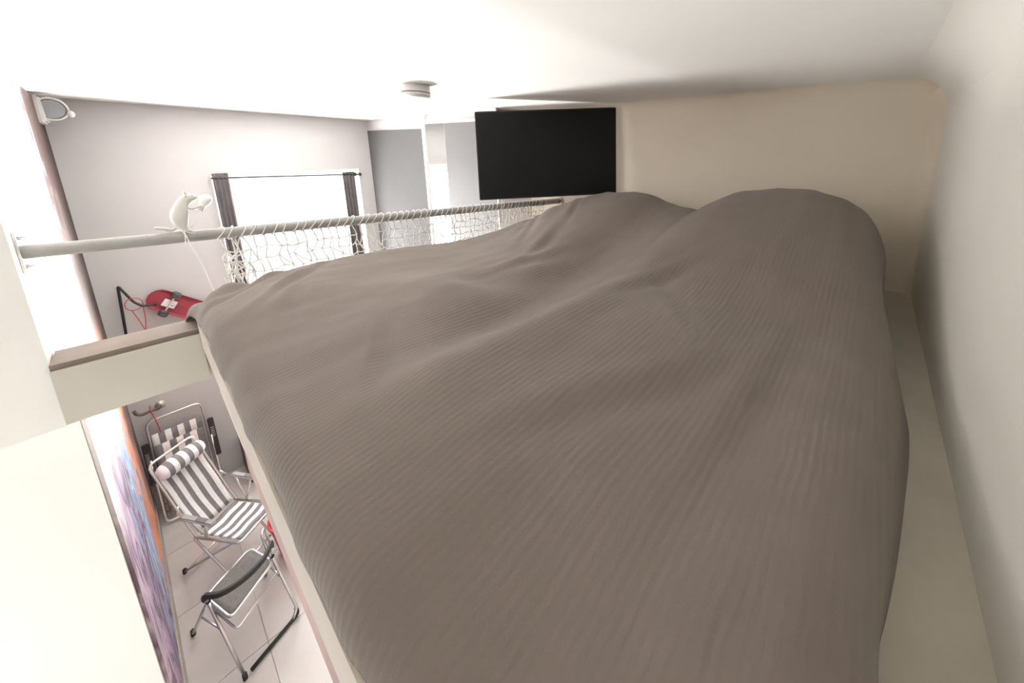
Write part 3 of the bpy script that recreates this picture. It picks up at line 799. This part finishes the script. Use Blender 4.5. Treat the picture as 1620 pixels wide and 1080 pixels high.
# headrest roll with rings of stripes
bm = new(); A_, B_ = D(-.135, -hw - .02, .865), D(-.135, hw - .04, .865); n = 18; k = 20; rings = []
for i in range(n + 1):
    s = i / n; c_ = A_.lerp(B_, s); rr = .058 * (1 - .35 * abs(2 * s - 1) ** 6)
    axd = (B_ - A_).normalized(); e1 = fv; e2 = axd.cross(e1)
    rings.append([bm.verts.new(c_ + (e1 * math.cos(2 * math.pi * q / k) + e2 * math.sin(2 * math.pi * q / k)) * rr) for q in range(k)])
for i in range(n):
    for q in range(k):
        f = bm.faces.new((rings[i][q], rings[i][(q + 1) % k], rings[i + 1][(q + 1) % k], rings[i + 1][q])); f.material_index = (i // 2) % 2
bm.faces.new(rings[0]); bm.faces.new(list(reversed(rings[-1])))
o = obj('headrest', bm, M_strw, t, smooth=True, auto=60); o.data.materials.append(M_strg)
for s in (-1, 1):
    l = s * (hw + .03)
    bm = new(); obox(bm, D(.13, l, .555), fv * .135, lv * .021, Vector((0, 0, .011)), .008); am = obj('armrest', bm, M_midgrey, t)
    for q in range(7):
        bm = new(); obox(bm, D(.12 + q * .013, l, .567), fv * .003, lv * .014, Vector((0, 0, .0025))); obj('rib', bm, M_dkgrey, am)
    bm = new(); tube(bm, [D(-.06, l * .97, .55), D(-.08, s * hw, .60)], .007, 8); tube(bm, [D(.17, l * .97, .545), D(.12, s * hw, .37)], .008, 8); tube(bm, [D(.02, l * .97, .545), D(.13, s * hw, .37)], .007, 8); obj('arm_support', bm, M_steel, t, smooth=True)
    bm = new(); tube(bm, [D(.34, s * hw, .375), D(-.17, s * (hw + .01), .012)], .009, 8); obj('rear_leg', bm, M_steel, t, smooth=True)
    bm = new(); tube(bm, [D(.02, s * (hw + .012), .35), D(.33, s * (hw + .012), .012)], .009, 8); obj('front_leg', bm, M_steel, t, smooth=True)
    bm = new(); lathe(bm, [(0, -.012), (.013, -.012), (.013, .02), (0, .02)], D(-.17, s * (hw + .01), .012), (0, 0, 1), 10); obj('foot', bm, M_black, t)
for f_, z_ in ((-.12, .05), (.28, .06)): obj('stretcher', tube(new(), [D(f_, -hw, z_), D(f_, hw, z_)], .008, 8), M_steel, t, smooth=True)

# folded second deck chair leaning on the window wall
ang2 = math.radians(90)
def G(y, z, d): return Vector((XW + d, y, FL + z))
t = thing('folded_deck_chair', 'folded deck chair with black armrests leaning against the wall', 'chair', G(-.14, 0, .15))
def lean(z, e=0): return .06 + .17 * (1 - z / .85) + e
stripes_sheet('cloth', G(-.27, .12, lean(.12)), G(.05, .12, lean(.12)), G(-.27, .74, lean(.74)), G(.05, .74, lean(.74)), 8, t, sag=.005)
stripes_sheet('folded_cloth', G(-.265, .20, lean(.2, .035)), G(.045, .20, lean(.2, .035)), G(-.265, .66, lean(.66, .035)), G(.045, .66, lean(.66, .035)), 7, t, sag=.012, start=1)
bm = new(); tube(bm, arcs([G(-.29, .04, lean(.04)), G(-.285, .86, lean(.84)), G(.07, .86, lean(.84)), G(.07, .04, lean(.04))], .06, 5), .009, 8); obj('back_frame', bm, M_steel, t, smooth=True)
bm = new(); tube(bm, arcs([G(-.305, .58, lean(.5, .05)), G(-.305, .03, lean(.03, .05)), G(.085, .03, lean(.03, .05)), G(.085, .58, lean(.5, .05))], .05, 5), .009, 8); obj('leg_frame', bm, M_steel, t, smooth=True)
for zz in (.10, .17, .24): obj('stretcher', tube(new(), [G(-.305, zz, lean(zz, .03)), G(.085, zz, lean(zz, .03))], .007, 8), M_steel, t, smooth=True)
for yy in (-.315, .10):
    bm = new(); obox(bm, G(yy, .55, lean(.55, .06)), (0, .022, 0), (-.034, 0, .17), (.012, 0, .003), .006); am = obj('armrest', bm, M_black, t)
    for q in range(6):
        bm = new(); obox(bm, G(yy, .56 + q * .016, lean(.56 + q * .016, .073)), (0, .012, 0), (0, 0, .003), (.003, 0, 0)); obj('rib', bm, M_midgrey, am)

# folding chair with grey mesh seat and curved black back band
t = thing('folding_chair', 'silver folding chair with grey mesh seat and curved black backrest', 'chair', (-2.48, .02, FL))
s1, s2, s3, s4 = [Vector(p) for p in ((-2.545, -.135, -2.45), (-2.685, .105, -2.45), (-2.470, .190, -2.45), (-2.300, -.050, -2.45))]
bm = new(); tube(bm, arcs([s1.lerp(s2, .5), s2, s3, s4, s1, s1.lerp(s2, .5)], .04, 5), .0085, 8); obj('seat_frame', bm, M_steel, t, smooth=True)
bm = new()
cs = (s1 + s2 + s3 + s4) / 4
q = [cs + (p - cs) * .95 for p in (s1, s2, s3, s4)]
gg = [[bm.verts.new(q[0].lerp(q[1], i / 8).lerp(q[3].lerp(q[2], i / 8), j / 8) - Vector((0, 0, .018 * math.sin(math.pi * i / 8) * math.sin(math.pi * j / 8)))) for i in range(9)] for j in range(9)]
for j in range(8):
    for i in range(8): bm.faces.new((gg[j][i], gg[j][i + 1], gg[j + 1][i + 1], gg[j + 1][i]))
o = obj('seat_mesh', bm, M_mesh, t, smooth=True); md = o.modifiers.new('th', 'SOLIDIFY'); md.thickness = .004
# lower seat rail
dn = Vector((.03, .012, -.055))
bm = new(); tube(bm, arcs([s1 + dn, s4 + dn * 1.1, s3 + dn, ], .03, 4), .006, 8); obj('seat_brace', bm, M_steel, t, smooth=True)
pv1 = Vector((-2.49, -.128, -2.43)); pv2 = Vector((-2.50, .190, -2.43))
f1 = Vector((-2.300, -.055, FL + .012)); f2 = Vector((-2.413, .253, FL + .012))
bm = new(); tube(bm, [pv1, f1], .0095, 8); obj('leg', bm, M_steel, t, smooth=True)
bm = new(); tube(bm, arcs([pv2, f2 + Vector((0, 0, .05)), f2 + (f1 - f2) * .12], .04, 4), .0095, 8); obj('leg', bm, M_steel, t, smooth=True)
bm = new(); tube(bm, arcs([f2 + (pv2 - f2) * .10, f2, f2 + (f1 - f2) * .9], .03, 4), .011, 8); obj('floor_bar', bm, M_black, t, smooth=True)
g1 = Vector((-2.800, -.240, FL + .012)); g2 = Vector((-2.86, .16, FL + .012))
bm = new(); tube(bm, [pv1, g1], .0095, 8); obj('leg', bm, M_steel, t, smooth=True)
bm = new(); tube(bm, [pv2, g2], .0095, 8); obj('leg', bm, M_steel, t, smooth=True)
for pv, gg_, ff_ in ((pv1, g1, f1), (pv2, g2, f2)): obj('leg_brace', tube(new(), [pv.lerp(gg_, .45), pv.lerp(ff_, .38)], .005, 8), M_steel, t, smooth=True)
for q in (g1, g2, f1):
    bm = new(); lathe(bm, [(0, -.012), (.013, -.012), (.013, .025), (0, .025)], q, (0, 0, 1), 10); obj('rubber_foot', bm, M_black, t)
for q in (pv1, pv2):
    bm = new(); lathe(bm, [(0, -.012), (.012, -.012), (.012, .012), (0, .012)], q + Vector((0, 0, 0)), (.8, .3, .2), 12); obj('pivot', bm, M_black, t)
# curved band (flat strip swept along an arc)
arc = spline([(-2.455, -.140, -2.37), (-2.392, -.122, -2.30), (-2.325, -.062, -2.28), (-2.318, .038, -2.28), (-2.358, .138, -2.28), (-2.440, .196, -2.29), (-2.500, .205, -2.36)], 6)
bm = new(); rings = []
for i, p in enumerate(arc):
    tg = (arc[min(i + 1, len(arc) - 1)] - arc[max(i - 1, 0)]).normalized(); sd = tg.cross(Vector((0, 0, 1))).normalized(); uz = sd.cross(tg)
    rings.append([bm.verts.new(p + sd * a + uz * b_) for a, b_ in ((-.007, -.015), (.007, -.015), (.010, 0), (.007, .015), (-.007, .015), (-.010, 0))])
for a, b_ in zip(rings, rings[1:]):
    for k in range(6): bm.faces.new((a[k], a[(k + 1) % 6], b_[(k + 1) % 6], b_[k]))
bm.faces.new(rings[0]); bm.faces.new(list(reversed(rings[-1])))
obj('backrest_band', bm, M_black, t, smooth=True, auto=50)
obj('back_post', tube(new(), [pv1, arc[0]], .009, 8), M_steel, t, smooth=True)
obj('back_post', tube(new(), [pv2, arc[-1]], .009, 8), M_steel, t, smooth=True)
bm = new()
tube(bm, arcs([Vector((-2.50, .200, -2.36)), Vector((-2.555, .190, -2.25)), Vector((-2.50, .165, -2.235)), Vector((-2.47, .18, -2.40))], .03, 4), .008, 8)
obj('hinge_loop', bm, M_steel, t, smooth=True)

# red bucket and small dark cabinet
t = thing('bucket', 'red plastic bucket standing on the tiles under the loft edge', 'bucket', (-2.93, .395, FL))
bm = new(); lathe(bm, [(0, 0), (.115, 0), (.150, .28), (.158, .285), (.158, .30), (.146, .30), (.112, .012), (0, .012)], (-2.93, .395, FL), (0, 0, 1), 32); obj('pail', bm, M_bucket, t, smooth=True, auto=40)
bm = new(); tube(bm, [Vector((-2.93, .395, FL + .27)) + Vector((.158 * math.cos(a), .158 * math.sin(a) * .9, -.16 * abs(math.sin(a)))) for a in [math.pi * k / 14 for k in range(15)]], .004, 6); obj('handle', bm, M_steel, t, smooth=True)
t = thing('low_cabinet', 'low dark brown cabinet against the wall beyond the deck chair', 'cabinet', (-4.02, .55, FL))
bm = new(); box(bm, (-4.195, .27, FL + .04), (-3.88, .85, FL + .36), .006); obj('body', bm, M_dkwood, t)
bm = new(); box(bm, (-3.879, .285, FL + .06), (-3.868, .555, FL + .34), .003); obj('door', bm, M_dkwood, t)
bm = new(); box(bm, (-3.879, .565, FL + .06), (-3.868, .835, FL + .34), .003); obj('door', bm, M_dkwood, t)
for x_ in (-4.17, -3.91):
    for y_ in (.29, .83):
        bm = new(); box(bm, (x_ - .015, y_ - .015, FL), (x_ + .015, y_ + .015, FL + .04)); obj('leg', bm, M_dkwood, t)

# ------------------------------------------------------------------ lift the place so that the lower floor is z = 0
for o in bpy.data.objects:
    if o.parent is None:
        o.location.z += ZO
